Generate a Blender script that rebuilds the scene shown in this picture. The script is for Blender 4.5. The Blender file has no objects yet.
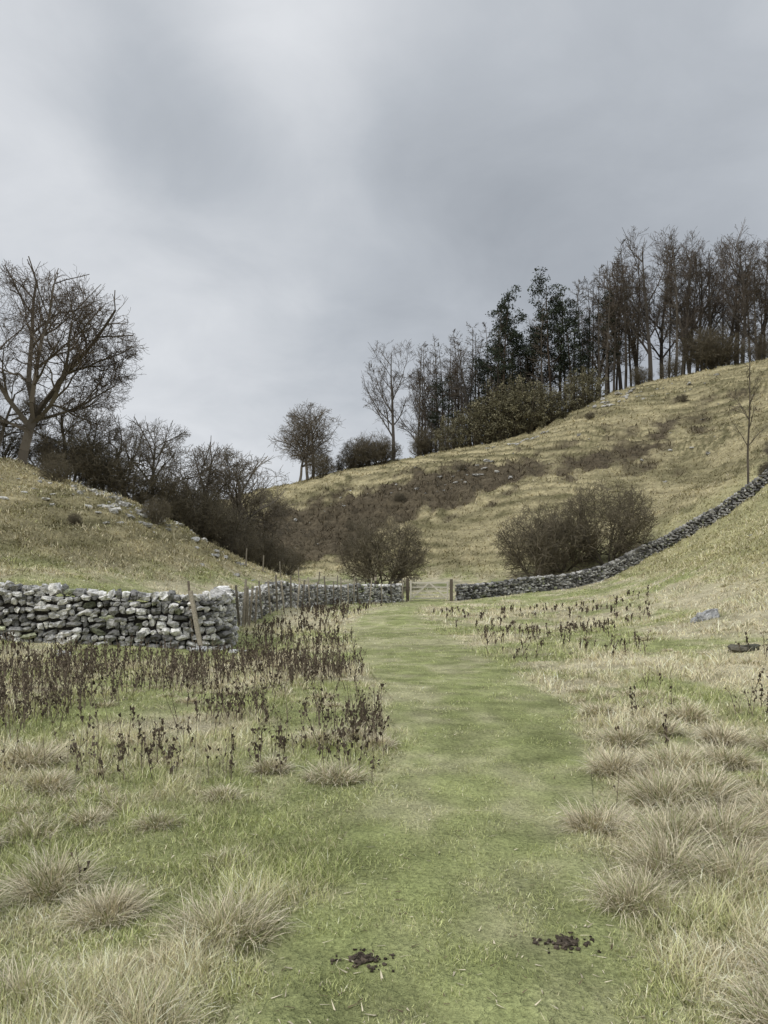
import bpy, math, random
import numpy as np
from mathutils import Vector

scene = bpy.context.scene
scene.view_settings.view_transform = 'Standard'
scene.view_settings.look = 'None'
scene.view_settings.exposure = 0
R = np.random.RandomState(7)

# ------------------------------------------------------------------ noise
TAB = np.random.RandomState(11).rand(256, 256)
def vnoise(x, y, seed=0):
    x = np.asarray(x, float) + seed * 17.31; y = np.asarray(y, float) + seed * 9.77
    ix = np.floor(x).astype(np.int64); iy = np.floor(y).astype(np.int64)
    fx = x - ix; fy = y - iy
    fx = fx * fx * (3 - 2 * fx); fy = fy * fy * (3 - 2 * fy)
    a = TAB[ix & 255, iy & 255]; b = TAB[(ix + 1) & 255, iy & 255]
    c = TAB[ix & 255, (iy + 1) & 255]; d = TAB[(ix + 1) & 255, (iy + 1) & 255]
    return (a * (1 - fx) + b * fx) * (1 - fy) + (c * (1 - fx) + d * fx) * fy
def fbm(x, y, seed=0, o=4):
    s = 0; a = .5; t = 0
    for i in range(o):
        s = s + a * vnoise(x * 2**i, y * 2**i, seed + i * 3); t += a; a *= .5
    return s / t
def sst(a, b, x):
    t = np.clip((x - a) / (b - a), 0, 1); return t * t * (3 - 2 * t)
def lerp(a, b, t): return a + (b - a) * t

# ------------------------------------------------------------------ terrain control points (metres)
CP = np.array([
 (0,0,0),(-3,3,0),(3,3,.02),(0,10,0),(0,20,-.05),(0,30,0),(1,40,0),(3,49,0),(-2,-10,0),(8,-10,.4),(-8,-10,.3),
 (-6,10,.03),(-4,18,-.15),(-9,17,.25),(-14,17,.8),(-12,8,.5),(-5.2,28,-.2),(-4,37,0),(-1.5,45,0),(-22,10,2.5),
 (-10,24,1.4),(-15,27,3.0),(-8,33,1.3),(-13,36,4.0),(-7,42,1.3),
 (-20.8,40,7.6),(-18.4,42,6.8),(-15.1,44,6.0),(-11.4,46,4.1),(-9.3,48,2.8),(-6.4,50,1.5),(-30,40,10.4),(-30,25,7),(-50,40,15),
 (-20,60,5.5),(-12,60,2.0),(-35,65,8),(-8,62,1.0),(-4.4,60,.9),(-8.5,75,2.3),(3.7,58,.9),
 (4.2,68,3.0),(4.8,78,6.4),(5.6,90,11),(6.1,98,14.5),(7.5,120,21.4),(8,150,21),
 (-6.2,85,4.7),(-6.9,95,8.9),(-7.5,103,13),(-9.1,125,18.7),(-9,150,18),
 (-13.9,90,6.1),(-16,105,11.1),(-19.7,128,16.8),(-20,155,16),(-32,130,13.5),(-50,130,9),(-60,80,10),(-35,95,7),
 (13.9,66,4.7),(16.4,78,9.7),(20,95,16.6),(24.2,115,24.2),(26,150,25),
 (34.4,118,29.8),(29.2,100,21.5),(23.9,82,12.3),(19.3,66,5.6),(36,150,30),
 (51.2,120,34.7),(41.8,98,22.4),(32.5,76,11.8),
 (9.6,52,.5),(15.8,54,1.3),(19.8,55,3.0),(23.5,55,5.5),(28,54,8.7),(34,53,12.2),
 (10.4,20,1.0),(7.3,14,.35),(17.1,33,3.3),(9,25,.15),(13.7,38,.95),(5,8,.05),(12,10,1.3),
 (38.9,75,16.5),(62.3,120,36.8),(64,160,36),(100,120,42),(60,50,24),(40,20,13),(22,0,5),(110,30,40),
 (-100,60,16),(-100,140,8),(100,190,36),(0,200,17),(-60,190,8),(0,-30,0),(-60,-20,10),(60,-25,16)], float)
def _phi(r2): return .5 * r2 * np.log(r2 + 1e-9)
_n = len(CP); _S = 50.0
_p = CP[:, :2] / _S
_K = _phi(((_p[:, None] - _p[None]) ** 2).sum(-1)) + np.eye(_n) * 4e-5
_A = np.zeros((_n + 3, _n + 3)); _A[:_n, :_n] = _K
_A[:_n, _n] = 1; _A[:_n, _n+1:] = _p; _A[_n, :_n] = 1; _A[_n+1:, :_n] = _p.T
_w = np.linalg.solve(_A, np.concatenate([CP[:, 2], [0, 0, 0]]))
def tps(x, y):
    x = np.asarray(x, float).ravel(); y = np.asarray(y, float).ravel()
    out = np.empty_like(x)
    for i in range(0, len(x), 40000):
        a = np.clip(x[i:i+40000], -110, 115) / _S; b = np.clip(y[i:i+40000], -35, 200) / _S
        r2 = (a[:, None] - _p[None, :, 0])**2 + (b[:, None] - _p[None, :, 1])**2
        out[i:i+40000] = _phi(r2) @ _w[:_n] + _w[_n] + _w[_n+1]*a + _w[_n+2]*b
    return out

PD = np.array([-12,0,2.73,3.17,3.67,4.34,5.31,6.84,9.6,12.7,18.8,27.5,36,42,49,56])
PL = np.array([-.6,-.6,-.57,-.53,-.43,-.33,-.1,.12,.10,-.22,-.85,-1.15,-.7,.4,1.7,2.6])
PR = np.array([1.1,1.1,1.12,1.16,1.2,1.28,1.5,1.9,2.25,2.2,1.8,1.4,1.5,2.3,4.2,5.0])
def pathmask(x, y):
    wob = (fbm(x*1.6, y*1.1, 5, 3) - .5) * .7
    l = np.interp(y, PD, PL) + wob; r = np.interp(y, PD, PR) + wob * .8
    e = .2 + .008*np.abs(y)
    m = sst(-e, e, x - l) * sst(-e, e, r - x)
    return m * (1 - sst(49, 53, y))
def scar(x, y):
    ex = 1.1*np.exp(-((x-8)/9.)**2 - ((y-94)/8.)**2) + 1.1*np.exp(-((x+9)/12.)**2 - ((y-91)/11.)**2) + .5*np.exp(-((x-38)/14.)**2-((y-96)/10.)**2) + .5*np.exp(-((x-24)/9.)**2-((y-88)/8.)**2)
    return sst(.42, .72, ex*.57 + fbm(x/2.3, y/2.3, 61, 4)*.75 - .07) * sst(58, 66, y)
def terr(x, y, z):
    return z/1.1 + 3.8*fbm(x/15, y/15, 21, 3) + .95*fbm(x/3.2, y/3.2, 29, 2) + .035*x
def tmask(x, y): return .2 + .8*sst(.34, .56, fbm(x/6, y/6, 31, 3))
def H(x, y):
    x = np.asarray(x, float); sh = x.shape; x = x.ravel(); y = np.asarray(y, float).ravel()
    z = tps(x, y)
    hill = sst(.5, 3.5, z)
    far = sst(50, 75, y)
    pm = pathmask(x, y)
    z = z + (fbm(x/1.1, y/1.1, 2, 3) - .5) * .13 * (1 - .8*pm) * sst(.6, 2.5, np.hypot(x, y))
    z = z + (fbm(x/8, y/8, 9, 4) - .5) * 1.7 * hill
    ph = terr(x, y, z); s = np.sin(2*np.pi*ph) - .35*np.sin(4*np.pi*ph)
    z = z + hill * (.08 + .27*far) * s * tmask(x, y) + hill*far*(fbm(x/1.7, y/1.7, 67, 2)-.5)*.5
    sc = scar(x, y)
    z = z + sc * (fbm(x/1.8, y/1.8, 63, 3) - .6) * 2.2
    d = np.hypot(x, y - 60); t = sst(150, 420, d)
    z = lerp(z, 10 + 8*(fbm(x/200, y/200, 3, 2)-.5), t)
    return z.reshape(sh)

C_green = np.array([.335,.37,.15]); C_green2 = np.array([.475,.48,.24])
C_straw = np.array([.69,.61,.43]); C_hill = np.array([.56,.485,.29]); C_hill2 = np.array([.205,.185,.10]); C_earth = np.array([.115,.092,.066])
def cover(x, y, z):
    pm = pathmask(x, y)
    n1 = fbm(x/1.3, y/1.8, 41, 4); n2 = fbm(x/5, y/7, 43, 3); n3 = fbm(x/.35, y/.35, 47, 3); n4 = fbm(x/.7, y/1.3, 49, 4)
    D = np.hypot(x, y)
    straw = sst(.42, .64, n1*.55 + n2*.3 + n3*.2 - .045 + .075*sst(5, 12, D))
    straw = straw * (1 - pm) + pm * .42 * sst(.42, .66, n3*.4+n4*.6)
    g = lerp(C_green, C_green2, np.clip(n3*.8+n4*.9-.35, 0, 1)[:, None])
    c = lerp(g, C_straw, (straw*.85)[:, None])
    hill = sst(.8, 3.0, z + 1.2*(n2-.5))
    hn = fbm(x/4, y/4, 51, 4)
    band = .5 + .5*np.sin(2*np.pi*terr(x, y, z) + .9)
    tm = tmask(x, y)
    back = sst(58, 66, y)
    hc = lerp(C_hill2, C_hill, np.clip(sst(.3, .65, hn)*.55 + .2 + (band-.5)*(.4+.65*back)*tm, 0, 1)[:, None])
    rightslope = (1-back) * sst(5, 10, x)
    hc = lerp(hc, lerp(C_green2, C_hill, .35), (rightslope*.65)[:, None])
    em = scar(x, y)
    hc = lerp(hc, C_earth, (em*.9)[:, None])
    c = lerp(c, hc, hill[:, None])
    return c, straw, pm, hill, em

# ------------------------------------------------------------------ mesh helpers
def mk(name, V, polys, col=None, mat=None, smooth=False, link=True):
    me = bpy.data.meshes.new(name)
    V = np.ascontiguousarray(V, dtype=np.float32)
    me.vertices.add(len(V)); me.vertices.foreach_set("co", V.ravel())
    lv = []; tot = []
    for p in polys:
        p = np.asarray(p, dtype=np.int32)
        if len(p) == 0: continue
        lv.append(p.ravel()); tot.append(np.full(len(p), p.shape[1], dtype=np.int32))
    lv = np.concatenate(lv); tot = np.concatenate(tot)
    st = np.concatenate([[0], np.cumsum(tot)[:-1]]).astype(np.int32)
    me.loops.add(len(lv)); me.loops.foreach_set("vertex_index", lv)
    me.polygons.add(len(tot)); me.polygons.foreach_set("loop_start", st); me.polygons.foreach_set("loop_total", tot)
    me.polygons.foreach_set("use_smooth", np.full(len(tot), smooth, dtype=bool))
    if col is not None:
        ca = me.color_attributes.new("Col", 'FLOAT_COLOR', 'POINT')
        c4 = np.ones((len(V), 4), dtype=np.float32); c4[:, :3] = np.clip(col, 0, .9)
        ca.data.foreach_set("color", c4.ravel())
    me.update(calc_edges=True)
    if mat: me.materials.append(mat)
    if not link: return me
    ob = bpy.data.objects.new(name, me); scene.collection.objects.link(ob)
    return ob

def fast_mat(name):
    m = bpy.data.materials.new(name); m.use_nodes = True
    nt = m.node_tree; N = nt.nodes; L = nt.links; N.remove(N['Principled BSDF']); out = N['Material Output']
    at = N.new('ShaderNodeAttribute'); at.attribute_name = 'Col'
    df = N.new('ShaderNodeBsdfDiffuse'); L.new(at.outputs['Color'], df.inputs['Color'])
    L.new(df.outputs[0], out.inputs['Surface'])
    return m
def attr_mat(name, rough=.85, nscale=30, namt=.35, bump=0., bscale=40, spec=.15):
    m = bpy.data.materials.new(name); m.use_nodes = True
    nt = m.node_tree; N = nt.nodes; L = nt.links
    b = N['Principled BSDF']
    b.inputs['Roughness'].default_value = rough
    b.inputs['Specular IOR Level'].default_value = spec
    at = N.new('ShaderNodeAttribute'); at.attribute_name = 'Col'
    tc = N.new('ShaderNodeTexCoord')
    no = N.new('ShaderNodeTexNoise'); no.inputs['Scale'].default_value = nscale; no.inputs['Detail'].default_value = 4
    L.new(tc.outputs['Object'], no.inputs['Vector'])
    mr = N.new('ShaderNodeMapRange'); mr.inputs[1].default_value = .3; mr.inputs[2].default_value = .7
    mr.inputs[3].default_value = 1-namt; mr.inputs[4].default_value = 1+namt
    L.new(no.outputs['Fac'], mr.inputs[0])
    mu = N.new('ShaderNodeVectorMath'); mu.operation = 'SCALE'
    L.new(at.outputs['Color'], mu.inputs[0]); L.new(mr.outputs[0], mu.inputs['Scale'])
    L.new(mu.outputs[0], b.inputs['Base Color'])
    if bump > 0:
        n2 = N.new('ShaderNodeTexNoise'); n2.inputs['Scale'].default_value = bscale; n2.inputs['Detail'].default_value = 5
        L.new(tc.outputs['Object'], n2.inputs['Vector'])
        bp = N.new('ShaderNodeBump'); bp.inputs['Strength'].default_value = .8; bp.inputs['Distance'].default_value = bump
        L.new(n2.outputs['Fac'], bp.inputs['Height']); L.new(bp.outputs[0], b.inputs['Normal'])
    return m

M_grass = fast_mat("grass_blades_material")
M_bark = fast_mat("bark_material")
M_stone = attr_mat("limestone_material", .9, 14, .5, bump=.03, bscale=30)
M_wood = attr_mat("weathered_wood_material", .9, 25, .3, bump=.006, bscale=60)

def ground_mat():
    m = bpy.data.materials.new("ground_material"); m.use_nodes = True
    nt = m.node_tree; N = nt.nodes; L = nt.links; b = N['Principled BSDF']
    b.inputs['Roughness'].default_value = .95; b.inputs['Specular IOR Level'].default_value = .05
    at = N.new('ShaderNodeAttribute'); at.attribute_name = 'Col'; tc = N.new('ShaderNodeTexCoord')
    def noise(scale, det, sc=(1,1,1)):
        mp = N.new('ShaderNodeMapping'); mp.inputs['Scale'].default_value = sc
        L.new(tc.outputs['Object'], mp.inputs[0])
        n = N.new('ShaderNodeTexNoise'); n.inputs['Scale'].default_value = scale; n.inputs['Detail'].default_value = det
        n.inputs['Roughness'].default_value = .65
        L.new(mp.outputs[0], n.inputs['Vector']); return n.outputs['Fac']
    def rng(s, a, c, lo=.3, hi=.7):
        r = N.new('ShaderNodeMapRange'); r.inputs[1].default_value = lo; r.inputs[2].default_value = hi
        r.inputs[3].default_value = a; r.inputs[4].default_value = c; L.new(s, r.inputs[0]); return r.outputs[0]
    def mul(a, c):
        k = N.new('ShaderNodeMath'); k.operation = 'MULTIPLY'; L.new(a, k.inputs[0]); L.new(c, k.inputs[1]); return k.outputs[0]
    nA = noise(38, 4); nB = noise(2.0, 7); nC = noise(1.0, 4, (.25, .25, 2.4))
    f = mul(mul(rng(nA, .6, 1.3), rng(nB, .65, 1.3)), rng(nC, .75, 1.22))
    sc = N.new('ShaderNodeVectorMath'); sc.operation = 'SCALE'
    L.new(at.outputs['Color'], sc.inputs[0]); L.new(f, sc.inputs['Scale']); L.new(sc.outputs[0], b.inputs['Base Color'])
    b1 = N.new('ShaderNodeBump'); b1.inputs['Distance'].default_value = .02; b1.inputs['Strength'].default_value = .9
    L.new(nA, b1.inputs['Height'])
    b2 = N.new('ShaderNodeBump'); b2.inputs['Distance'].default_value = .35; b2.inputs['Strength'].default_value = .8
    L.new(nB, b2.inputs['Height']); L.new(b1.outputs[0], b2.inputs['Normal']); L.new(b2.outputs[0], b.inputs['Normal'])
    return m
M_ground = ground_mat()

# ------------------------------------------------------------------ ground sheet
def axis(start, stop, d0, g, dmax, far):
    v = [start]
    while v[-1] < stop: v.append(v[-1] + min(dmax, max(d0, d0 + g*(v[-1]-start))))
    s = dmax
    while v[-1] < far: s *= 1.25; v.append(v[-1] + s)
    return v
xp = axis(0, 75, .06, .011, .5, 2500); xs = np.array([-a for a in xp[:0:-1]] + xp)
yp = axis(2, 140, .06, .006, .38, 2500)
yn = axis(0, 10, .25, .05, 2, 1500); ys = np.array([2 - .25 - a for a in yn[::-1]] + yp)
GX, GY = np.meshgrid(xs, ys)
gx = GX.ravel(); gy = GY.ravel(); gz = H(gx, gy)
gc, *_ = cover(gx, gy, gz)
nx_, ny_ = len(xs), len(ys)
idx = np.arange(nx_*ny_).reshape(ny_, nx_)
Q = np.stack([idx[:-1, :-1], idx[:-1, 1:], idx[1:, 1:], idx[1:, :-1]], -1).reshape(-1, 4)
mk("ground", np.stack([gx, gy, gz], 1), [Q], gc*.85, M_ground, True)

py_ = np.array([v for v in axis(2, 49, .06, .006, .55, 49) if v < 49.5]); py_ = np.concatenate([np.arange(-12, 2, .3), py_])
ww = np.linspace(0, 1, 40)
PX = np.interp(py_, PD, PL)[:, None] + (np.interp(py_, PD, PR) - np.interp(py_, PD, PL))[:, None]*ww[None]
PY = np.repeat(py_[:, None], 40, 1)
px = PX.ravel(); pyy = PY.ravel(); pz = H(px, pyy) + .012
pc, *_ = cover(px, pyy, pz)
idx = np.arange(len(px)).reshape(len(py_), 40)
Q = np.stack([idx[:-1, :-1], idx[:-1, 1:], idx[1:, 1:], idx[1:, :-1]], -1).reshape(-1, 4)
mk("path", np.stack([px, pyy, pz], 1), [Q], pc*.85, M_ground, True)

# ------------------------------------------------------------------ blades
def blades(name, base, length, az, lean, curl, width, col, tipcol, nseg=2, mat=M_grass):
    n = len(base); V = []; C = []
    wa = R.rand(n)*2*np.pi; wx = np.cos(wa); wy = np.sin(wa)
    p = base.copy()
    for k in range(nseg+1):
        t = k/nseg
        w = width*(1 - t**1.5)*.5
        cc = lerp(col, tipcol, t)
        if k < nseg:
            off = np.stack([wx*w, wy*w, np.zeros(n)], 1)
            V += [p-off, p+off]; C += [cc, cc]
        else: V += [p]; C += [cc]
        th = lean + curl*t
        p = p + np.stack([np.sin(th)*np.cos(az), np.sin(th)*np.sin(az), np.cos(th)], 1)*(length/nseg)[:, None]
    nv = 2*nseg+1
    V = np.stack(V, 1).reshape(-1, 3); C = np.stack(C, 1).reshape(-1, 3)
    o = (np.arange(n)*nv)[:, None]
    qs = [o + np.array([[2*k, 2*k+1, 2*k+3, 2*k+2]]) for k in range(nseg-1)]
    q = np.concatenate(qs) if qs else np.zeros((0, 4), int)
    t3 = o + np.array([[2*nseg-2, 2*nseg-1, 2*nseg]])
    return mk(name, V, [q, t3], C, mat)

def scatter(n, d0, d1, mix=.5, fan=.72):
    k = int(n*mix)
    Da = np.exp(R.uniform(math.log(d0), math.log(d1), k)); Db = 1/R.uniform(1/d1, 1/d0, n-k)
    D = np.concatenate([Da, Db]); x = R.uniform(-fan, fan, n)*(D + .5)
    return x, D
x, y = scatter(400000, 2.1, 58)
z = H(x, y); c, straw, pm, hill, em = cover(x, y, z)
D = np.hypot(x, y)
clump = sst(.3, .72, fbm(x/.24, y/.24, 71, 3)); clump2 = sst(.35, .65, fbm(x/.9, y/.9, 73, 3))
ht = lerp(.022 + (.07*straw+.035)*clump*(.4+clump2) + .03*clump2, .014 + .024*clump, pm) * R.uniform(.6, 1.5, len(x)) * (1 + .012*D)
wd = (.0035 + .0022*R.rand(len(x))) * np.maximum(1, D/4.5)
jit = R.uniform(.5, 1.45, (len(x), 1))*(.85+.3*clump[:, None])
isst = (R.rand(len(x)) < (straw*.7 + .09 + .08*(1-pm)))[:, None]
gcol = lerp(C_green, C_green2, R.rand(len(x), 1))*1.1
bc = np.where(isst, lerp(c, C_straw*1.1, .75), lerp(c, gcol, .45)) * jit
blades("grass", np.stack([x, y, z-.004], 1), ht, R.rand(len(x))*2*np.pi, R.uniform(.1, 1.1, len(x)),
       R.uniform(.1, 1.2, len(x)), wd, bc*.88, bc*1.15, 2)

n = 230000
y = 19*np.exp(R.uniform(0, math.log(135/19.), n)); x = R.uniform(-.72, .72, n)*y
z = H(x, y); c, straw, pm, hill, em = cover(x, y, z)
k = (hill > .2)
x, y, z, c, em = x[k], y[k], z[k], c[k], em[k]; n = len(x); D = y
tn = fbm(x/1.6, y/1.6, 81, 3)
bc = c*R.uniform(.6, 1.35, (n, 1))
lum = c[:, 0]
bc = np.where(((R.rand(n) < .16) & (em < .4) & (lum > .3))[:, None], C_straw*R.uniform(.7, .95, (n, 1)), bc)
blades("hillside_grass", np.stack([x, y, z-.02], 1), (.07+.0020*D)*R.uniform(.4, 1.6, n)*(.3+1.3*tn)*(1+em), R.rand(n)*6.28,
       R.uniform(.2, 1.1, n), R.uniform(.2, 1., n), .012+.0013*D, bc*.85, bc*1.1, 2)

# ------------------------------------------------------------------ tussocks
T = []
hero = [(-1.75,3.9,.27,.28),(-1.35,3.6,.2,.22),(-.72,3.35,.22,.26),(-2.05,3.5,.24,.27),(-1.35,2.75,.18,.22),(-.85,2.62,.18,.22),(-1.7,2.8,.18,.22),
 (-3.0,6.3,.28,.28),(-2.6,5.7,.2,.18),(-.40,6.0,.24,.22),(-.62,7.2,.22,.22),(-.25,7.4,.2,.2),(-.95,6.2,.16,.18),
 (-.05,7.0,.18,.18),(-3.6,6.0,.25,.26),(-2.5,4.5,.16,.18),(-1.5,4.9,.16,.14),(-.9,4.3,.13,.11),(-2.0,5.0,.15,.13),(-1.2,5.5,.15,.13),
 (1.45,2.62,.24,.28),(1.68,2.9,.22,.28),(1.25,3.65,.2,.25),(1.55,4.05,.26,.31),(1.85,3.9,.26,.31),(1.75,4.5,.28,.34),(2.1,4.6,.28,.34),
 (1.40,4.8,.2,.26),(2.0,5.3,.26,.32),(2.35,5.4,.26,.32),(2.45,6.2,.26,.30),(1.9,6.1,.2,.26),(2.9,6.3,.26,.3),(2.35,7.2,.22,.26),(2.8,7.6,.25,.26),
 (3.3,7.2,.25,.28),(3.4,8.3,.25,.28),(2.5,8.6,.2,.22),(3.7,6.8,.25,.28),(2.4,3.9,.26,.31),(2.6,4.8,.26,.31)]
for a in hero: T.append((*a, 1000))
for i in range(900):
    d = math.exp(R.uniform(math.log(4.5), math.log(40))); xx = R.uniform(-.65, .65)*d
    zz = tps([xx], [d])[0]
    if pathmask(np.array([xx]), np.array([d]))[0] > .02 or zz > 3: continue
    if vnoise(xx/2, d/2.4, 5) < .48: continue
    if xx < -3.5 and d > 17 : continue
    s = R.uniform(.3, .95)
    T.append((xx, d, .2*s*(1+.01*d), .16*s*(1+.012*d), int(400/(1+d/6))))
B=[];Ln=[];Az=[];Le=[];W=[];Cc=[];Tc=[]
for (tx, ty, r, L, n) in T:
    n = max(n, 40)
    rr = r*np.sqrt(R.rand(n))*.7; a = R.rand(n)*6.283
    el = R.uniform(.8, 1.35)
    bx = tx + rr*np.cos(a)*el; by = ty + rr*np.sin(a)
    B.append(np.stack([bx, by, np.zeros(n)], 1))
    Ln.append(L*R.uniform(.4, 1.2, n)); Az.append(a + R.normal(0, .9, n)*1. + R.uniform(-.3, .6))
    Le.append(.12 + .8*(rr/(r*.7)) + R.normal(0, .2, n))
    D = math.hypot(tx, ty)
    W.append((.0032+.0018*R.rand(n))*max(1, D/4))
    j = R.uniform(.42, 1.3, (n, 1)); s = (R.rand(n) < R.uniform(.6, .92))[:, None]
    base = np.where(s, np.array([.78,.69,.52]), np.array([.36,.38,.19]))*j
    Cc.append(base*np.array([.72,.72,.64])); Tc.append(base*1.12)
B = np.concatenate(B); B[:, 2] = H(B[:, 0], B[:, 1]) - .01
nB = len(B)
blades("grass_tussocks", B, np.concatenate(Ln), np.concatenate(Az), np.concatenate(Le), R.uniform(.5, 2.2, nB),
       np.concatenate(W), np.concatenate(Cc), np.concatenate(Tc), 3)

# ------------------------------------------------------------------ dead stalks
def tubes(segs, sides=3):
    A = np.array(segs, float); P0 = A[:, :3]; P1 = A[:, 3:6]; r0 = A[:, 6]; r1 = A[:, 7]
    d = P1-P0; d /= (np.linalg.norm(d, axis=1, keepdims=True)+1e-9)
    ref = np.where(np.abs(d[:, 2:3]) > .9, np.array([[1., 0, 0]]), np.array([[0, 0, 1.]]))
    a = np.cross(d, ref); a /= np.linalg.norm(a, axis=1, keepdims=True); b = np.cross(d, a)
    V = []
    for P, r in ((P0, r0), (P1, r1)):
        for k in range(sides):
            t = 2*np.pi*k/sides
            V.append(P + (a*math.cos(t) + b*math.sin(t))*r[:, None])
    V = np.stack(V, 1).reshape(-1, 3); o = (np.arange(len(A))*2*sides)[:, None]
    q = np.concatenate([o + np.array([[k, (k+1) % sides, sides+(k+1) % sides, sides+k]]) for k in range(sides)])
    return V, q
TET = np.array([(1,1,1),(1,-1,-1),(-1,1,-1),(-1,-1,1)], float)/1.7
def tets(P, s, stretch=1.6):
    n = len(P); v = TET[None] + R.normal(0, .4, (n, 4, 3)); v[:, :, 2] *= stretch
    V = P[:, None] + v*np.asarray(s).reshape(-1, 1, 1)
    o = (np.arange(n)*4)[:, None, None]
    f = (o + np.array([[[0,1,2],[0,3,1],[0,2,3],[1,3,2]]])).reshape(-1, 3)
    return V.reshape(-1, 3), f
segs = []; heads = []; hs = []
def stalk(x, y, h, z):
    D = math.hypot(x, y); w = .0034*max(1, D/6.2)
    lx, ly = R.normal(0, .16, 2); p = np.array([x, y, z]); dens = R.choice([0, 2, 4, 6])
    n = 4
    for i in range(n):
        q = p + np.array([lx + R.normal(0, .05), ly, 1])*h/n
        segs.append((*p, *q, w*(1-.15*i), w*(1-.15*(i+1))))
        if i >= 1:
            for _ in range(R.randint(0, dens+1)):
                t = R.rand(); c = p*(1-t)+q*t + R.normal(0, .010, 3)
                heads.append(c); hs.append(R.uniform(.007, .017)*max(1, D/12))
        if i >= 1 and R.rand() < .5:
            a = R.rand()*6.28; e = p + np.array([math.cos(a)*.05, math.sin(a)*.05, .06])
            segs.append((*p, *e, w*.6, w*.4)); heads.append(e); hs.append(.011*max(1, D/12))
        p = q
SX = []
while len(SX) < 1650:
    d = math.exp(R.uniform(math.log(5.8), math.log(19.5))); xx = R.uniform(-.60*d, .0*d)
    den = sst(.28, .62, np.array(fbm(xx/1.0, d/1.6, 91, 3)))*(.2+.8*sst(6, 8.5, np.array(d))) + .04
    if R.rand() > den or (d > 15.9 and xx < -3.3): continue
    SX.append((xx, d, R.uniform(.17, .48)))
cnt = 0
while cnt < 240:
    d = R.uniform(14, 36); xx = R.uniform(2.2, .36*d)
    if fbm(xx/2, d/3, 8, 2) < R.uniform(.25, .75): continue
    SX.append((xx, d, R.uniform(.12, .34))); cnt += 1
for i in range(200):
    d = R.uniform(18, 42); SX.append((np.interp(d, PD, PL)-R.uniform(.3, 3.2), d, R.uniform(.2, .42)))
for (cx, cy, k) in [(2.95,8.3,4),(4.1,8.3,7),(5.0,9.5,5),(1.75,5.2,2),(2.35,6.5,3),(-1.3,5.9,5),(3.6,10.5,3),(6.5,13,5)]:
    for _ in range(k): SX.append((cx+R.normal(0, .12), cy+R.normal(0, .15), R.uniform(.2, .42)))
SX.append((-1.62, 3.95, .22))
SX = np.array(SX); keep = pathmask(SX[:, 0], SX[:, 1]) < .3; SX = SX[keep]
zz = H(SX[:, 0], SX[:, 1])
for (a, b_, h_), z0 in zip(SX, zz): stalk(a, b_, h_, z0)
V1, q1 = tubes(segs); V2, f2 = tets(np.array(heads), np.array(hs))
col = np.concatenate([np.tile([.16,.13,.10], (len(V1), 1))*np.repeat(R.uniform(.5, 1.6, (len(V1)//6, 1)), 6, 0), np.tile([.095,.075,.058], (len(V2), 1))*np.repeat(R.uniform(.5, 1.6, (len(V2)//4, 1)), 4, 0)])
mk("dead_dock_stalks", np.concatenate([V1, V2]), [q1, f2+len(V1)], col, M_bark)

# ------------------------------------------------------------------ stones
g = [(i, j, k) for i in (-1, 0, 1) for j in (-1, 0, 1) for k in (-1, 0, 1) if (i, j, k) != (0, 0, 0)]
gi = {v: n for n, v in enumerate(g)}
SV = np.array(g, float); nz = np.abs(SV).sum(1)
SV *= np.where(nz == 3, .74, np.where(nz == 2, .92, 1.05))[:, None]
SF = []
for ax in range(3):
    for s in (-1, 1):
        u, v = [a for a in range(3) if a != ax]
        for a in (-1, 0):
            for b in (-1, 0):
                qd = []
                for (da, db) in ((0,0),(1,0),(1,1),(0,1)):
                    c = [0,0,0]; c[ax] = s; c[u] = a+da; c[v] = b+db; qd.append(gi[tuple(c)])
                flip = (s == 1) == (ax == 1)
                SF.append(qd[::-1] if flip else qd)
SF = np.array(SF)
def stones(P, half, yaw, tilt, col, jit=.17):
    n = len(P); v = SV[None] + np.clip(R.normal(0, jit, (n, 26, 3)), -.35, .35)
    v = v*half[:, None, :]
    c, s = np.cos(tilt), np.sin(tilt); x0 = v[..., 0]*c[:, None] - v[..., 2]*s[:, None]; z0 = v[..., 0]*s[:, None] + v[..., 2]*c[:, None]
    c, s = np.cos(yaw), np.sin(yaw); X = x0*c[:, None] - v[..., 1]*s[:, None]; Y = x0*s[:, None] + v[..., 1]*c[:, None]
    V = np.stack([X, Y, z0], -1) + P[:, None]
    F = ((np.arange(n)*26)[:, None, None] + SF[None]).reshape(-1, 4)
    return V.reshape(-1, 3), F, np.repeat(col, 26, 0)
def stonecol(n, k=1.):
    b = R.uniform(.28, .86, (n, 1))
    c = b*np.array([1.0, .975, .93])
    dk = R.rand(n) < .36; c[dk] *= .38
    ms = R.rand(n) < .05; c[ms] = c[ms]*np.array([.8, .85, .6])
    return c*k
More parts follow.
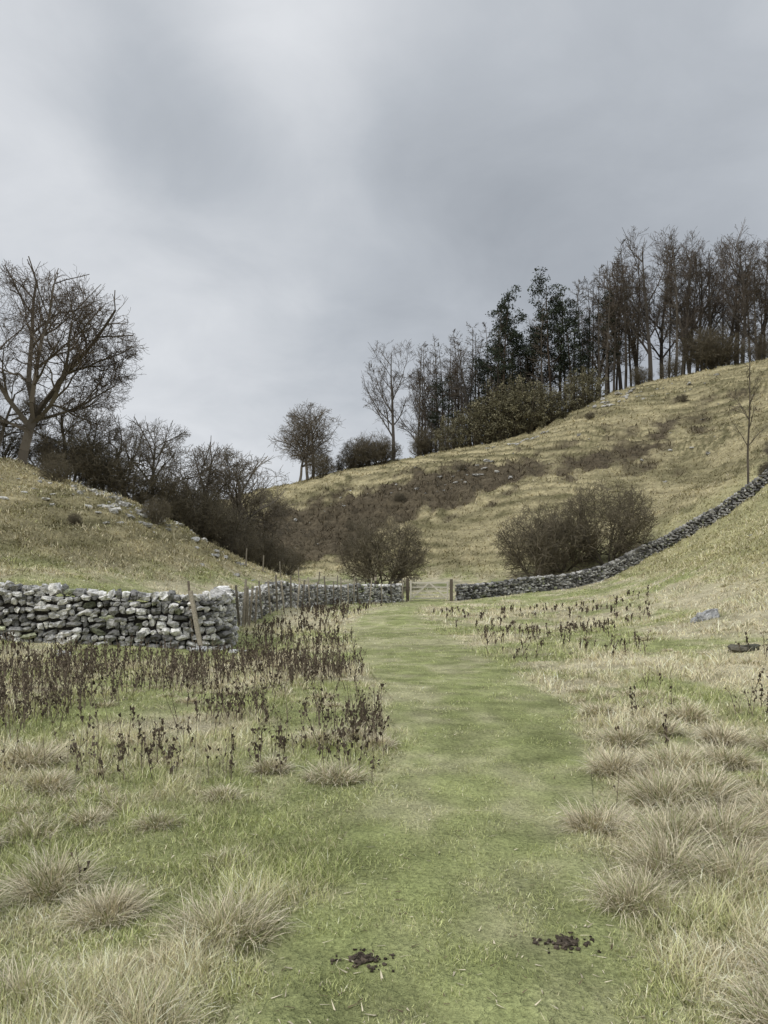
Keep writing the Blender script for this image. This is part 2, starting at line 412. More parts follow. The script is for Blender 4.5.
def wall(name, pts, height, k=1., hfun=None):
    pts = np.array(pts, float); seg = np.hypot(*(np.diff(pts, axis=0).T)); S = np.concatenate([[0], np.cumsum(seg)])
    tot = S[-1]; fine = np.arange(0, tot+.2, .25)
    fx = np.interp(fine, S, pts[:, 0]); fy = np.interp(fine, S, pts[:, 1])
    ker = np.ones(7)/7
    fx = np.convolve(np.pad(fx, 3, 'edge'), ker, 'valid'); fy = np.convolve(np.pad(fy, 3, 'edge'), ker, 'valid')
    fz = H(fx, fy); fz = np.convolve(np.pad(fz, 3, 'edge'), ker, 'valid')
    sag = (fbm(fine/3.5, fine*0, 77, 3)-.5)*.3
    if hfun: sag = sag + np.array([hfun(v) for v in fy]) - 1
    yawf = np.unwrap(np.arctan2(np.gradient(fy), np.gradient(fx)))
    P=[];Hh=[];Y=[];Tt=[]
    zc = -.08; row = 0
    while zc < height-.16:
        ch = R.uniform(.12, .17)*(1 - .2*zc/height); s = R.uniform(0, .1)
        thick = .30 - .09*zc/height
        while s < tot:
            w = R.choice([.13, .18, .24, .32])*R.uniform(.8, 1.15)*(1.1 - .3*zc/height)
            hh = ch*R.uniform(.75, 1.25)
            sm = s+w/2
            cx, cy, cz, ya, sg = (np.interp(sm, fine, q) for q in (fx, fy, fz, yawf, sag))
            nxv, nyv = -math.sin(ya), math.cos(ya); f = 1+sg
            wav = .07*math.sin(sm*2.1+row*.9)+.04*math.sin(sm*5.3+row*2.)
            for side in (-1, 1):
                o = side*(thick*.5 + R.uniform(-.04, .05))
                P.append((cx+nxv*o, cy+nyv*o, cz+(zc+ch/2)*f + wav*min(1, zc*3+.3)*(.6) + R.normal(0, .016)))
                Hh.append((w*.5*.93, thick*.5, hh*.5*f)); Y.append(ya+R.normal(0, .12)); Tt.append(R.normal(0, .22))
            s += w
        zc += ch; row += 1
    s = 0
    while s < tot:
        w = R.uniform(.12, .28); sm = s+w/2
        cx, cy, cz, ya, sg = (np.interp(sm, fine, q) for q in (fx, fy, fz, yawf, sag))
        hh = R.uniform(.13, .25)
        P.append((cx, cy, cz+zc*(1+sg)+hh*.36)); Hh.append((w*.5, .2, hh*.5)); Y.append(ya+R.normal(0, .15)); Tt.append(R.normal(0, .3)); s += w*.95
    n = len(P); V, F, C = stones(np.array(P), np.array(Hh), np.array(Y), np.array(Tt), stonecol(n, k))
    nn = len(fine); nxv, nyv = -np.sin(yawf), np.cos(yawf); cv = []
    for (o, zz_) in ((-.16, -.2), (-.10, height-.25), (.10, height-.25), (.16, -.2)):
        zt = zz_*(1+sag) if zz_ > 0 else zz_
        cv.append(np.stack([fx+nxv*o, fy+nyv*o, fz+zt], 1))
    cv = np.stack(cv, 1).reshape(-1, 3); i4 = np.arange(nn-1)[:, None]*4
    cf = np.concatenate([i4 + np.array([[a, a+1, a+5, a+4]]) for a in range(3)])
    cf = np.concatenate([cf, np.array([[0,1,2,3],[nn*4-4,nn*4-3,nn*4-2,nn*4-1]])])
    mk(name, np.concatenate([V, cv]), [F, cf+len(V)], np.concatenate([C, np.tile([.05,.045,.04], (len(cv), 1))]), M_stone)  # near-black core colour paints in the shadow in gaps between the stones
LW = [(-24,14.0),(-14,16.0),(-9,17.0),(-6,17.6),(-3.95,18.1),(-4.0,18.8),(-4.9,22),(-5.5,28),(-4.5,37),(-1.9,45),(1.2,49)]
wall("dry_stone_wall", LW, 1.28, 1., lambda v: 1 - .16*float(sst(19, 27, v)))
RW = [(4.7,49.3),(9.6,52),(15.8,54),(19.8,55),(23.5,55),(28,54),(34,53),(44,51)]
wall("dry_stone_wall", RW, .95, .62)

def rockfield(name, P, size, flat=.6, col=None):
    P = np.array(P, float); n = len(P)
    half = np.stack([size*R.uniform(.7, 1.4, n), size*R.uniform(.6, 1.1, n), size*flat*R.uniform(.5, 1.1, n)], 1)
    c = R.uniform(.32, .58, (n, 1))*np.array([[1, .97, .9]]) if col is None else col
    V, F, C = stones(P, half, R.rand(n)*6.28, R.normal(0, .2, n), c, .2)
    return mk(name, V, [F], C, M_stone)
RP = []; RS = []
def rocks(cx, cy, sx, sy, n, s):
    for _ in range(n):
        RP.append((cx+R.normal(0, sx), cy+R.normal(0, sy))); RS.append(s*(.3+R.rand()**2*1.1))
rocks(-16,41,2.2,1.8,70,.17); rocks(-13.8,41,1.3,1.6,60,.18); rocks(-10.5,43,1.2,1.5,26,.16); rocks(-18.5,38,2,2,20,.13); rocks(-9,45,1.2,1.4,20,.14)
rocks(19,109,2.4,1.0,50,.34); rocks(36,115,3.,1.2,60,.36); rocks(45,112,3,1.5,20,.3); rocks(-5,98,6,3,18,.24); rocks(9,95,4,2,40,.30); rocks(30,90,10,9,30,.22); rocks(-13,84,4,5,14,.22)
rocks(16,36,4,6,12,.10)
RP = np.array(RP); RS = np.array(RS); RZ = H(RP[:, 0], RP[:, 1])
rockfield("limestone_outcrop", np.column_stack([RP, RZ+RS*.02]), RS)
for (a, b_, s, f_) in [(-6.6,15.4,.15,.5),(8.0,18.4,.22,.9),(-4.3,17.3,.16,.6),(-3.4,17.5,.12,.6)]:
    k = 4; pp = np.column_stack([a+R.normal(0, s*.7, k), b_+R.normal(0, s*.4, k)]); z_ = H(pp[:, 0], pp[:, 1])
    rockfield("limestone_boulder", np.column_stack([pp, z_+s*.25]), np.full(k, s)*np.array([1, .6, .4, .5]), f_, col=np.full((k, 3), .55)*R.uniform(.6, 1.2, (k, 1)))
zl = H(np.array([6.45, 6.7]), np.array([13.5, 13.5]))
rockfield("mossy_rock", np.column_stack([[6.45, 6.7], [13.5, 13.55], zl+.05]), np.array([.18, .13]), .45, col=np.array([[.12,.11,.085],[.09,.09,.07]]))
for (cx, cy, sx, n) in [(-.09,3.13,.05,90),(.80,3.28,.05,110),(-2.2,7.9,.06,20)]:
    P = np.column_stack([cx+np.clip(R.standard_t(3, n), -3.2, 3.2)*sx*.8, cy+np.clip(R.standard_t(3, n), -3, 3)*sx*.6]); zz = H(P[:, 0], P[:, 1])
    rad = np.hypot((P[:, 0]-cx)/sx, (P[:, 1]-cy)/(sx*.7)); sz = R.uniform(.003, .010, n)*(1+.4*(rad < 1))
    rockfield("molehill", np.column_stack([P, zz+.016+.006*np.exp(-rad**2)]), sz, .7, col=np.tile([.06,.048,.036], (n, 1))*R.uniform(.4, 1.9, (n, 1)))
# straw and dead-leaf litter scattered on the turf
n = 1500
d = 1/R.uniform(1/14, 1/2.3, n); xl = R.uniform(-.55, .55, n)*(d+.3); zl_ = H(xl, d)
cl = np.where((R.rand(n) < .6)[:, None], np.array([.62,.55,.40]), np.array([.16,.12,.08]))*R.uniform(.5, 1.2, (n, 1))
blades("leaf_litter", np.stack([xl, d, zl_+.018], 1), R.uniform(.02, .06, n), R.rand(n)*6.28, R.uniform(1.3, 1.65, n), R.uniform(-.2, .2, n), R.uniform(.004, .012, n)*np.maximum(1, d/5), cl, cl, 2)

# ------------------------------------------------------------------ timber
def beam(p0, p1, w, t, col, name, parent):
    p0 = Vector(p0); p1 = Vector(p1); d = p1-p0; L = d.length; d.normalize()
    side = d.cross(Vector((0, 1, 0))); side = side.normalized() if side.length > .01 else Vector((1, 0, 0))
    dep = d.cross(side).normalized(); V = []
    ns = 5; bv = .15
    prof = [(-1+bv, -1), (1-bv, -1), (1, -1+bv), (1, 1-bv), (1-bv, 1), (-1+bv, 1), (-1, 1-bv), (-1, -1+bv)]
    for i in range(ns):
        c = p0 + d*(L*i/(ns-1)) + side*random.uniform(-.004, .004)
        sc = .93 if i in (0, ns-1) else 1
        for (a, b) in prof: V.append(c + side*(a*w/2*sc) + dep*(b*t/2*sc))
    F = [(i*8+k, i*8+(k+1) % 8, (i+1)*8+(k+1) % 8, (i+1)*8+k) for i in range(ns-1) for k in range(8)]
    V += [p0, p1]; T3 = [((k+1) % 8, k, ns*8) for k in range(8)] + [((ns-1)*8+k, (ns-1)*8+(k+1) % 8, ns*8+1) for k in range(8)]
    c = np.tile(col, (len(V), 1))*random.uniform(.85, 1.15)
    ob = mk(name, np.array([tuple(v) for v in V]), [F, T3], c, M_wood)
    if parent: ob.parent = parent
    return ob
random.seed(3)
wood = np.array([.30,.265,.21]); wdark = np.array([.12,.10,.08]); pale = np.array([.60,.555,.48])
def empty(name):
    e = bpy.data.objects.new(name, None); scene.collection.objects.link(e); return e
gate = empty("field_gate")
gz0 = float(H(np.array([3.0]), np.array([49.])).ravel()[0]); gxl, gxr, gyy = 1.72, 4.25, 48.9
for i, hh in enumerate([.20, .42, .66, .92, 1.22]):
    beam((gxl, gyy, gz0+hh), (gxr, gyy, gz0+hh), .08 if i < 4 else .11, .04, pale, "rail_%d" % (i+1), gate)
beam((gxl+.05, gyy-.045, gz0+.1), (gxl+.05, gyy-.045, gz0+1.35), .11, .045, pale, "hanging_stile", gate)
beam((gxr-.05, gyy-.045, gz0+.1), (gxr-.05, gyy-.045, gz0+1.3), .10, .045, pale, "closing_stile", gate)
beam((gxl+.1, gyy-.09, gz0+.18), ((gxl+gxr)/2-.03, gyy-.09, gz0+1.2), .09, .035, pale, "diagonal_brace_1", gate)
beam((gxr-.1, gyy-.09, gz0+.18), ((gxl+gxr)/2+.05, gyy-.09, gz0+1.2), .09, .035, pale, "diagonal_brace_2", gate)
beam((gxl-.16, gyy, gz0-.2), (gxl-.16, gyy, gz0+1.5), .2, .2, wdark, "gate_post_1", gate)
beam((gxr+.2, gyy, gz0-.2), (gxr+.2, gyy, gz0+1.45), .2, .2, wdark*1.4, "gate_post_2", gate)
beam((gxl-.5, gyy+.2, gz0-.1), (gxl-.5, gyy+.2, gz0+1.3), .14, .14, wood, "side_post", gate)
lz = float(H(np.array([-4.4]), np.array([17.6])).ravel()[0])
lp = empty("leaning_fence_post")
beam((-4.30, 17.5, lz-.1), (-4.62, 17.65, lz+1.42), .10, .09, wood*1.4, "post", lp)
beam((-4.58, 17.72, lz+.2), (-4.70, 17.77, lz+1.66), .05, .05, wdark*1.5, "stake", lp)
fence = empty("wire_fence")
FP = np.array(LW[6:], float); seg = np.hypot(*(np.diff(FP, axis=0).T)); S = np.concatenate([[0], np.cumsum(seg)])
s = 2.2; prev = None; wires = []; i = 0
while s < S[-1]-.4:
    fx_, fy_ = np.interp(s, S, FP[:, 0])+.42, np.interp(s, S, FP[:, 1])-.1
    z0 = float(H(np.array([fx_]), np.array([fy_])).ravel()[0]); hh = random.uniform(1.25, 1.65)
    tx, ty = random.uniform(-.16, .16), random.uniform(-.1, .1)
    beam((fx_, fy_, z0-.1), (fx_+tx, fy_+ty, z0+hh), .075, .075, wood*random.uniform(.4, 1.7), "post_%d" % (i+1), fence)
    if prev:
        for q in (.4, .6, .8, .95): wires.append((*(prev[0]+(prev[1]-prev[0])*q), *(np.array((fx_, fy_, z0))+np.array((tx, ty, hh))*q), .006, .006))
    prev = (np.array((fx_, fy_, z0)), np.array((fx_+tx, fy_+ty, z0+hh))); s += random.uniform(.8, 1.3); i += 1
V, q = tubes(wires); w_ = mk("wires", V, [q], np.tile([.15,.15,.15], (len(V), 1)), M_wood); w_.parent = fence
fh = empty("hillside_fence")
for i, (a, b_) in enumerate([(-8.6,46),(-7.7,47),(-6.7,48),(-5.6,48.8),(-4.4,49.4),(-3.2,50)]):
    z0 = float(H(np.array([a]), np.array([b_])).ravel()[0]); beam((a, b_, z0-.1), (a+random.uniform(-.15, .15), b_, z0+1.1), .075, .075, wood*.8, "post_%d" % (i+1), fh)
mp = empty("waymarker_post"); beam((-.55, 47.6, 0), (-.55, 47.6, 1.75), .14, .12, wdark, "post", mp); beam((-.55, 47.5, 1.35), (-.55, 47.5, 1.6), .16, .02, wood*1.4, "disc_board", mp)

# ------------------------------------------------------------------ trees
def grow(seed, levels, L0, r0, d0=(0, 0, 1), base=(0, 0, 0), env=None, rmin=.008, out=None, tips=None):
    rg = random.Random(seed); out = [] if out is None else out; G = rg.gauss; sq = math.sqrt
    def br(x, y, z, dx, dy, dz, L, r, lev):
        P = levels[lev]; n = P['n']; w = P['w']; up = P.get('up', 0); l = L/n; rs = r; ra = r
        last = lev+1 >= len(levels)
        for i in range(n):
            t = (i+1)/n
            dx += G(0, w); dy += G(0, w); dz += G(0, w)+up
            m = 1/sq(dx*dx+dy*dy+dz*dz+1e-9); dx *= m; dy *= m; dz *= m
            X = x+dx*l; Y = y+dy*l; Z = z+dz*l
            if lev > 1 and Z < .1: return
            rb = max(rmin, rs*(1-P.get('tp', .7)*t))
            out.append((x, y, z, X, Y, Z, ra, rb)); ra = rb; x, y, z = X, Y, Z
            if env and lev >= 1:
                e = env; q = ((x-e[0])/e[3])**2+((y-e[1])/e[4])**2+((z-e[2])/e[5])**2
                if q > .85+rg.random()*.45:
                    if tips is not None: tips.append((x, y, z))
                    return
            if not last and t > P['st']:
                k = P['k']; k = int(k)+(rg.random() < k-int(k))
                for _ in range(k):
                    vx, vy, vz = G(0, 1), G(0, 1), G(0, 1); dt = vx*dx+vy*dy+vz*dz; vx -= dt*dx; vy -= dt*dy; vz -= dt*dz
                    m = 1/sq(vx*vx+vy*vy+vz*vz+1e-9); a = rg.uniform(*P['a']); c, s = math.cos(a), math.sin(a)*m
                    br(x, y, z, dx*c+vx*s, dy*c+vy*s, dz*c+vz*s, L*P['rat']*rg.uniform(.65, 1.15)*(1.1-P.get('sh', .4)*t), rb*P.get('rr', .65), lev+1)
        if tips is not None and last: tips.append((x, y, z))
    br(*base, *d0, L0, r0, 0); return out
def treemesh(name, segs, col, extra=None, twig=None):
    V, q = tubes(segs); A = np.array(segs)
    rr = np.repeat(A[:, 6], 6); col = np.array(col); tw = np.array(twig) if twig is not None else col
    C = lerp(tw[None], col[None], sst(.02, .08, rr)[:, None])*np.repeat(R.uniform(.7, 1.3, (len(A), 1)), 6, 0)
    polys = [q]
    if extra is not None:
        V2, f2, c2 = extra; polys.append(f2+len(V)); V = np.concatenate([V, V2]); C = np.concatenate([C, c2])
    return mk(name, V, polys, C, M_bark, link=False)
def place(name, me, x, y, s=1, rz=0, sz=None, sink=.1, sxy=None):
    ob = bpy.data.objects.new(name, me); scene.collection.objects.link(ob)
    z = float(H(np.array([x]), np.array([y])).ravel()[0])
    ob.location = (x, y, z-sink); ob.rotation_euler = (0, 0, rz); a = sxy or s; ob.scale = (a, a, sz or s); return ob
grey = (.15,.13,.105); tw = (.135,.11,.088)

seg = []
lv = [dict(n=8, w=.10, up=.03, st=.2, k=1.2, a=(.45, 1.0), rat=.60, sh=.25, rr=.6, tp=.65),
      dict(n=6, w=.16, up=.05, st=.15, k=1.3, a=(.4, 1.0), rat=.56, rr=.6),
      dict(n=5, w=.2, up=.05, st=.1, k=1.4, a=(.4, 1.0), rat=.6, rr=.6),
      dict(n=4, w=.24, up=.03, st=.1, k=1.5, a=(.4, 1.0), rat=.66, rr=.65),
      dict(n=4, w=.28, up=.02, st=1, k=0, a=(0, 0), rat=0)]
E = (.5, 0, 6.6, 7.0, 5.8, 5.6)
seg += [(0,0,-.5,.25,0,1.0,.42,.36),(.25,0,1.0,.6,0,2.3,.36,.33),(.6,0,2.3,.85,.05,3.2,.33,.30)]
for i, (bx, bz, dx, dy, dz, L, r) in enumerate([(.85,3.2,.6,.1,1.0,8.5,.22),(.85,3.2,-.10,.2,1.0,9.,.24),(.6,2.4,-.75,-.1,.85,8.,.2),(.7,2.7,.95,-.3,.55,7.,.17),(.8,3.0,.25,-.5,1.,8.5,.19),(.5,2.2,-.9,.3,.35,6.,.13),(.8,3.0,1.,.4,.2,5.5,.12)]):
    grow(60+i, lv, L, r, (dx, dy, dz), (bx, 0, bz), E, .010, seg)
place("ash_tree", treemesh("ash_tree_mesh", seg, grey, twig=tw), -22.8, 46.5, 1.0, 0, sink=.3)

bares = []
for sd in (21, 22, 23):
    lv = [dict(n=9, w=.05, up=.06, st=.2, k=1.7, a=(.4, .85), rat=.42, sh=.35, rr=.55, tp=.8),
      dict(n=5, w=.12, up=.08, st=.15, k=1.4, a=(.4, .8), rat=.55, rr=.6),
      dict(n=4, w=.16, up=.06, st=.1, k=1.6, a=(.4, .9), rat=.6, rr=.6),
      dict(n=4, w=.2, up=.04, st=.1, k=1.4, a=(.4, .9), rat=.65, rr=.7),
      dict(n=3, w=.25, up=.04, st=1, k=0, a=(0, 0), rat=0)]
    seg = grow(sd, lv, 19, .36, env=(0, 0, 12, 5.2, 5.2, 9), rmin=.018); bares.append(treemesh("bare_tree_mesh", seg, (.11,.097,.083), twig=(.13,.108,.09)))
larches = []
for sd in (31, 32, 33):
    lv = [dict(n=20, w=.015, up=.05, st=.18, k=3.2, a=(1.0, 1.5), rat=.15, sh=.75, rr=.25, tp=.85),
      dict(n=4, w=.1, up=.10, st=.2, k=2.0, a=(.5, 1.0), rat=.5, rr=.6),
      dict(n=3, w=.2, up=.0, st=1, k=0, a=(0, 0), rat=0)]
    seg = grow(sd, lv, 19, .22, rmin=.022); larches.append(treemesh("larch_tree_mesh", seg, (.10,.087,.072), twig=(.12,.10,.08)))
def leafcloud(centers, rad, per, size, col, flat=.7):
    c = np.repeat(np.array(centers), per, 0); n = len(c)
    d = R.normal(0, 1, (n, 3)); d /= np.linalg.norm(d, axis=1, keepdims=True); d *= (R.rand(n, 1)**.5)*rad; d[:, 2] *= flat
    P = c+d; a = R.normal(0, 1, (n, 3)); b = R.normal(0, 1, (n, 3)); a *= size/np.linalg.norm(a, axis=1, keepdims=True); b *= size/np.linalg.norm(b, axis=1, keepdims=True)
    V = np.stack([P-a*.5, P+a*.5, P+b*.8], 1).reshape(-1, 3); F = np.arange(n*3).reshape(-1, 3)
    cj = np.repeat(R.uniform(.5, 1.6, (len(centers), 1)), per, 0)*R.uniform(.7, 1.3, (n, 1))
    return V, F, np.repeat(np.array(col)[None]*cj, 3, 0)
pines = []
for sd in (41, 42, 43):
    tips = []
    lv = [dict(n=16, w=.02, up=.05, st=.30, k=2.6, a=(.9, 1.35), rat=.17, sh=.5, rr=.35, tp=.8),
      dict(n=4, w=.15, up=.1, st=.2, k=1.1, a=(.4, .9), rat=.5, rr=.6), dict(n=2, w=.2, up=.05, st=1, k=0, a=(0, 0), rat=0)]
    seg = grow(sd, lv, 18, .24, rmin=.02, tips=tips)
    pines.append(treemesh("pine_tree_mesh", seg, (.09,.07,.055), extra=leafcloud(tips, .8, 26, .28, (.050,.060,.042), .5)))
def bush(sd, w, h, dens=1., rmin=.009, stems=9):
    rg = random.Random(sd); seg = []
    lv = [dict(n=6, w=.13, up=.03, st=.1, k=2.0*dens, a=(.4, 1.1), rat=.62, sh=.3, rr=.6),
      dict(n=5, w=.2, up=.0, st=.1, k=1.7*dens, a=(.5, 1.2), rat=.6, rr=.6),
      dict(n=4, w=.25, up=.0, st=.1, k=1.8*dens, a=(.5, 1.2), rat=.6, rr=.6),
      dict(n=3, w=.3, up=0, st=1, k=0, a=(0, 0), rat=0)]
    for i in range(stems):
        a = rg.random()*6.28; ln = rg.uniform(.1, 1.5)
        grow(sd*50+i, lv, h*rg.uniform(.7, 1.0), .09*h/5, (math.cos(a)*ln, math.sin(a)*ln, 1), (math.cos(a)*.25, math.sin(a)*.25, 0), (0, 0, h*.48, w/2, w/2, h*.54), rmin, seg)
    return seg
hb = []
for sd, w, h in ((1, 6.0, 5), (2, 7.0, 5.2), (3, 5.6, 5.6)):
    s_ = bush(sd, w, h, 1.0, .012); hb.append(treemesh("hawthorn_mesh", s_, (.13,.115,.09), twig=(.16,.138,.10)))
st = []
for sd in (51, 52, 53):
    lv = [dict(n=6, w=.12, up=.03, st=.2, k=2.4, a=(.5, 1.1), rat=.75, sh=.2, rr=.6, tp=.6),
      dict(n=5, w=.2, up=.03, st=.1, k=1.6, a=(.5, 1.1), rat=.62, rr=.6),
      dict(n=4, w=.22, up=.02, st=.1, k=1.7, a=(.5, 1.1), rat=.62, rr=.6),
      dict(n=4, w=.25, up=.02, st=.1, k=1.5, a=(.5, 1.1), rat=.6, rr=.7),
      dict(n=2, w=.3, up=0, st=1, k=0, a=(0, 0), rat=0)]
    seg = grow(sd, lv, 5.4, .2, (.1, 0, 1), env=(0, 0, 3.9, 3.7, 3.5, 3.2), rmin=.011); st.append(treemesh("thorn_tree_mesh", seg, (.14,.122,.10), twig=(.175,.15,.118)))

place("hawthorn_bush", hb[1], -.1, 56, 1.03, .3, sz=1.08)
place("hawthorn_bush", hb[0], 11.8, 57.5, 1.0, 1.2, sz=1.15)
place("hawthorn_bush", hb[2], 14.2, 58.5, 1.0, 2.0, sz=1.0)
place("hawthorn_bush", hb[1], 17.2, 57, 1.08, 3.0, sz=1.2)
for i, (x, y, s, m) in enumerate([(-24.6,47,.8,0),(-20.9,48.5,.82,1),(-17.6,51,.9,0),(-16.2,52,1.0,1),(-13.2,57,1.2,2),(-11.6,58.5,1.3,1),(-12.6,62,1.2,0),(-15,58,.85,0),(-9.9,63,1.0,2),(-19.4,50,.75,2)]):
    place("thorn_tree", st[m], x, y, s, i*1.3)
for i, (x, y, s) in enumerate([(-20.3,48,.7),(-18.6,49,.72),(-16.9,49.5,.7),(-15.2,50,.75),(-13.1,52,.75),(-11.2,54,.7),(-9.6,57,.65),(-9.8,52.5,.4),(-8.4,60,.55),(-22.6,49,.55),(-14,55,.85),(-25,48.5,.6)]):
    place("hawthorn_bush", hb[i % 3], x, y, s, i*2.1)
place("hawthorn_bush", hb[0], -12.5, 40.5, .3, 1, sz=.3); place("hawthorn_bush", hb[1], -14.2, 34, .12, 2); place("hawthorn_bush", hb[2], -19, 43, .35, 2)
def P2(pxx, D): return (pxx-384)/740*D
place("thorn_tree", st[1], P2(312,121), 121, 1.75, .5, sz=1.75); place("thorn_tree", st[2], P2(300,122), 122, 1.4, 1.5); place("thorn_tree", st[0], P2(308,123), 123, 1.6, 1.5); place("hawthorn_bush", hb[1], P2(322,119), 119, .75, 1)
for i, (p, s) in enumerate([(350,.8),(362,1.0),(374,1.15),(386,.9),(428,.95),(420,.7),(338,.4),(705,1.3),(716,1.4),(725,1.0),(640,.6),(670,.7),(760,1.0)]):
    place("hawthorn_bush", hb[i % 3], P2(p, 124), 124, s, i)
for i, (x, y, s) in enumerate([(30,108,.25),(42,104,.3),(-14,98,.5),(-17,90,.5),(-11,80,.35),(-9,74,.4),(10,96,.25),(2,93,.22),(-4,90,.25)]): place("hawthorn_bush", hb[i % 3], x, y, s, i)
def ridge_y(pxx): return np.interp(pxx, [300,390,470,540,600,700,768,860], [478,462,443,425,398,375,360,345])
def plant(name, mes, Hm, pxx, top, D, i):
    h = (ridge_y(pxx)-top)*D/740*1.03; place(name, mes[i % len(mes)], P2(pxx, D), D, h/Hm, i*1.7, sink=.3, sxy=min(1.35, max(.8, h/Hm)))
plant("birch_tree", bares, 20, 393, 345, 124, 0)
for i, (p, t) in enumerate([(418,345),(426,338),(436,334),(447,330),(458,326),(468,322),(476,324),(487,318),(496,312),(521,322),(533,318),(543,305),(566,292),(575,285),(584,276),(592,272),
    (600,268),(609,262),(617,258),(626,250),(636,246),(669,258),(676,245),(690,250),(702,255),(722,250),(738,245),(750,240),(765,235),(780,235),(800,230),(480,330),(512,325),(606,270),(560,300),(588,280),
    (431,345),(442,340),(453,334),(463,330),(504,322),(614,275),(631,262),(710,262),(757,255)]):
    plant("larch_tree", larches, 19, p, t, 123+(i*7 % 11)*1.6, i)
for i, (p, t) in enumerate([(503,300),(513,312),(522,335),(551,284),(560,300),(541,318),(572,300),(532,345),(490,345),(478,352),(583,318),(498,330),(440,372),(608,300)]): plant("pine_tree", pines, 18.5, p, t, 126+i % 3*2, i)
for i, (p, t) in enumerate([(650,232),(662,246),(640,250),(683,240),(697,246),(713,238),(728,243),(743,236),(758,228),(775,226),(795,222),(595,285),(622,262),(530,325),(470,340),(440,345),(820,230),
    (690,262),(735,256),(420,362),(455,352)]):
    plant("bare_tree", bares, 20.5, p, t, 125+(i*5 % 7)*2.2, i)
esh = []
for sd in (1, 2, 3):
    rg = np.random.RandomState(sd); cs = []
    for _ in range(150):
        d = rg.normal(0, 1, 3); d /= np.linalg.norm(d); d *= rg.uniform(.4, 1.1)
        cs.append((d[0]*3.1, d[1]*3.1, 3.6+d[2]*3.5*(1+.25*math.sin(3*d[0]+sd))))
    segs_ = [(0, 0, 0, c[0]*1.1, c[1]*1.1, c[2]*1.1, .06, .02) for c in cs[::2]]
    esh.append(treemesh("evergreen_scrub_mesh", segs_, (.14,.12,.09), extra=leafcloud(cs, .7, 24, .24, (.18,.165,.105), .7)))
for i, (p, s, D) in enumerate([(448,.9,121),(460,1.0,122),(474,1.25,121.5),(488,1.3,122),(501,1.45,121.5),(514,1.3,121),(527,1.45,120.5),(538,1.1,120),(550,1.0,120),(562,.9,120),(576,1.1,120),(588,1.1,120),(497,1.55,125),(520,1.55,125)]):
    place("evergreen_shrub", esh[i % 3], P2(p, D), D, s*.9, i, sink=.6)
lv = [dict(n=12, w=.025, up=.03, st=.3, k=1.8, a=(.5, .95), rat=.22, sh=.6, rr=.5, tp=.85), dict(n=4, w=.1, up=.1, st=.2, k=1.4, a=(.4, .9), rat=.5, rr=.6), dict(n=3, w=.2, up=.05, st=1, k=0, a=(0, 0), rat=0)]
seg = grow(77, lv, 11.5, .12, (-.06, 0, 1), rmin=.014); place("ash_sapling", treemesh("ash_sapling_mesh", seg, (.13,.11,.09), twig=(.10,.085,.07)), 27.0, 54.8, 1)
place("thorn_tree", st[0], 30.5, 56, .42, 2); place("hawthorn_bush", hb[0], 29, 55.6, .3, 2)

# ------------------------------------------------------------------ world
w = bpy.data.worlds.new("World"); scene.world = w; w.use_nodes = True
nt = w.node_tree; N = nt.nodes; L = nt.links; bg = N['Background']; bg.inputs['Strength'].default_value = .1
sun_el, sun_rot = math.radians(42), math.radians(-120)
sky = N.new('ShaderNodeTexSky'); sky.sky_type = 'NISHITA'; sky.sun_disc = False; sky.sun_elevation = sun_el; sky.sun_rotation = sun_rot
tc = N.new('ShaderNodeTexCoord'); nr = N.new('ShaderNodeVectorMath'); nr.operation = 'NORMALIZE'; L.new(tc.outputs['Generated'], nr.inputs[0])
sp = N.new('ShaderNodeSeparateXYZ'); L.new(nr.outputs[0], sp.inputs[0])
def M(op, a, b=None, c=None):
    m = N.new('ShaderNodeMath'); m.operation = op
    for i, v in enumerate((a, b, c)):
        if v is None: continue
        if isinstance(v, (int, float)): m.inputs[i].default_value = v
        else: L.new(v, m.inputs[i])
    return m.outputs[0]
zc = M('MAXIMUM', sp.outputs[2], 0.0); zd = M('ADD', zc, .30)
cb = N.new('ShaderNodeCombineXYZ'); L.new(M('DIVIDE', sp.outputs[0], zd), cb.inputs[0]); L.new(M('DIVIDE', sp.outputs[1], zd), cb.inputs[1])
def wn(scale, det, off, dist=.2, rough=.5):
    mp = N.new('ShaderNodeMapping'); mp.inputs['Location'].default_value = off; L.new(cb.outputs[0], mp.inputs[0])
    n = N.new('ShaderNodeTexNoise'); n.inputs['Scale'].default_value = scale; n.inputs['Detail'].default_value = det; n.inputs['Distortion'].default_value = dist; n.inputs['Roughness'].default_value = rough
    L.new(mp.outputs[0], n.inputs['Vector']); return M('SUBTRACT', n.outputs['Fac'], .5)
I = M('ADD', M('MULTIPLY', wn(1.3, 4, (5.37, 2.61, .4)), .36), .54)
I = M('ADD', I, M('MULTIPLY', wn(3.6, 6, (7.3, 2.8, 1.6), .3, .56), .34))
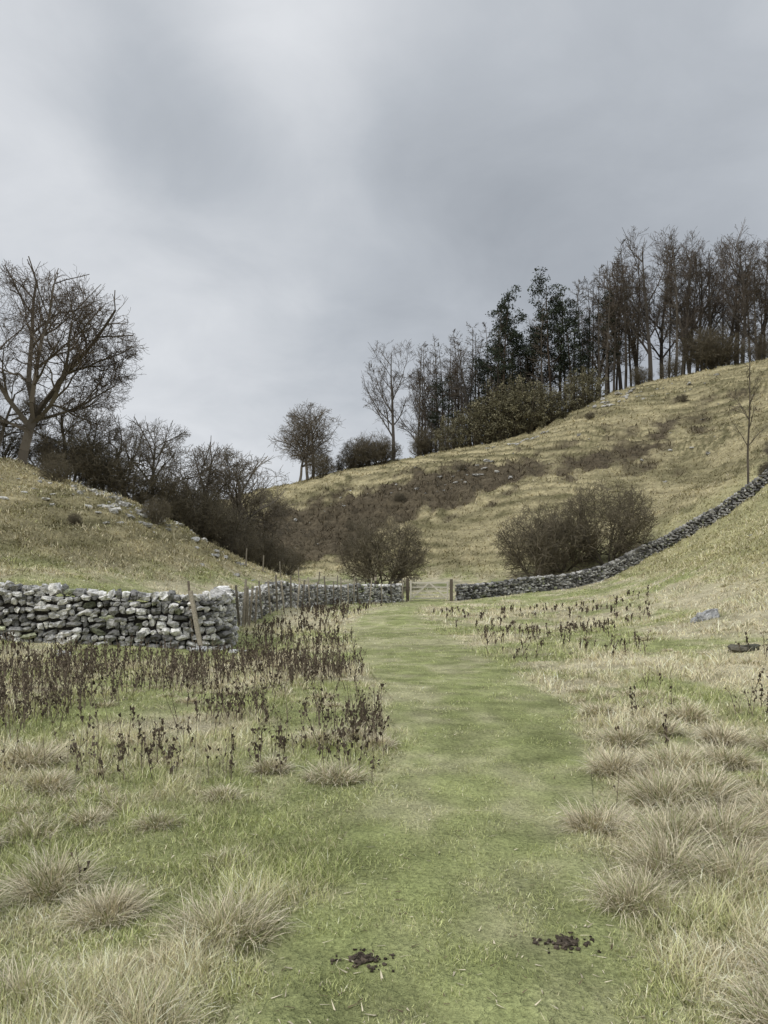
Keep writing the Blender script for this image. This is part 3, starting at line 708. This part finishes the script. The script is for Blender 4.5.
for (d, rad, amt) in [((-.13,1,.80), .24, .24), ((-.55,1,.62), .35, .12), ((.32,1,.50), .46, -.16), ((-.27,1,.62), .18, -.12), ((-.27,1,.24), .34, .20), ((.1,1,.25),.3,.05), ((.5,1,.85),.4,.10)]:
    v = Vector(d).normalized(); ds = N.new('ShaderNodeVectorMath'); ds.operation = 'DISTANCE'; L.new(nr.outputs[0], ds.inputs[0]); ds.inputs[1].default_value = v
    mr = N.new('ShaderNodeMapRange'); mr.interpolation_type = 'SMOOTHERSTEP'; mr.inputs[1].default_value = 0; mr.inputs[2].default_value = rad; mr.inputs[3].default_value = amt; mr.inputs[4].default_value = 0
    L.new(ds.outputs['Value'], mr.inputs[0]); I = M('ADD', I, mr.outputs[0])
cr = N.new('ShaderNodeValToRGB'); L.new(I, cr.inputs[0]); e = cr.color_ramp.elements
e[0].position = .2; e[0].color = (.29,.315,.35,1); e[1].position = .9; e[1].color = (.84,.855,.88,1)
m_ = cr.color_ramp.elements.new(.5); m_.color = (.48,.51,.55,1)
grad = M('ADD', 1.0, M('MULTIPLY', M('MAXIMUM', M('SUBTRACT', zc, .62), 0), 5.0))
sc1 = N.new('ShaderNodeVectorMath'); sc1.operation = 'SCALE'; L.new(cr.outputs[0], sc1.inputs[0]); L.new(M('MULTIPLY', grad, 9.9), sc1.inputs['Scale'])
sc2 = N.new('ShaderNodeVectorMath'); sc2.operation = 'SCALE'; L.new(sky.outputs[0], sc2.inputs[0]); sc2.inputs['Scale'].default_value = .06
ad = N.new('ShaderNodeVectorMath'); ad.operation = 'ADD'; L.new(sc1.outputs[0], ad.inputs[0]); L.new(sc2.outputs[0], ad.inputs[1]); L.new(ad.outputs[0], bg.inputs['Color'])

sl = bpy.data.lights.new("sun", 'SUN'); sl.energy = 1.5; sl.angle = math.radians(12); sl.color = (1, .965, .90)
so = bpy.data.objects.new("sun", sl); scene.collection.objects.link(so)
dv = Vector((math.sin(sun_rot)*math.cos(sun_el), math.cos(sun_rot)*math.cos(sun_el), math.sin(sun_el)))
so.rotation_euler = dv.to_track_quat('Z', 'Y').to_euler()

cam = bpy.data.cameras.new("camera"); co = bpy.data.objects.new("camera", cam); scene.collection.objects.link(co)
cam.sensor_width = 36; cam.lens = 26; cam.shift_y = 65/1024; cam.clip_end = 6000; cam.clip_start = .05
co.location = (0, 0, 1.6); co.rotation_euler = (math.radians(90), 0, 0); scene.camera = co
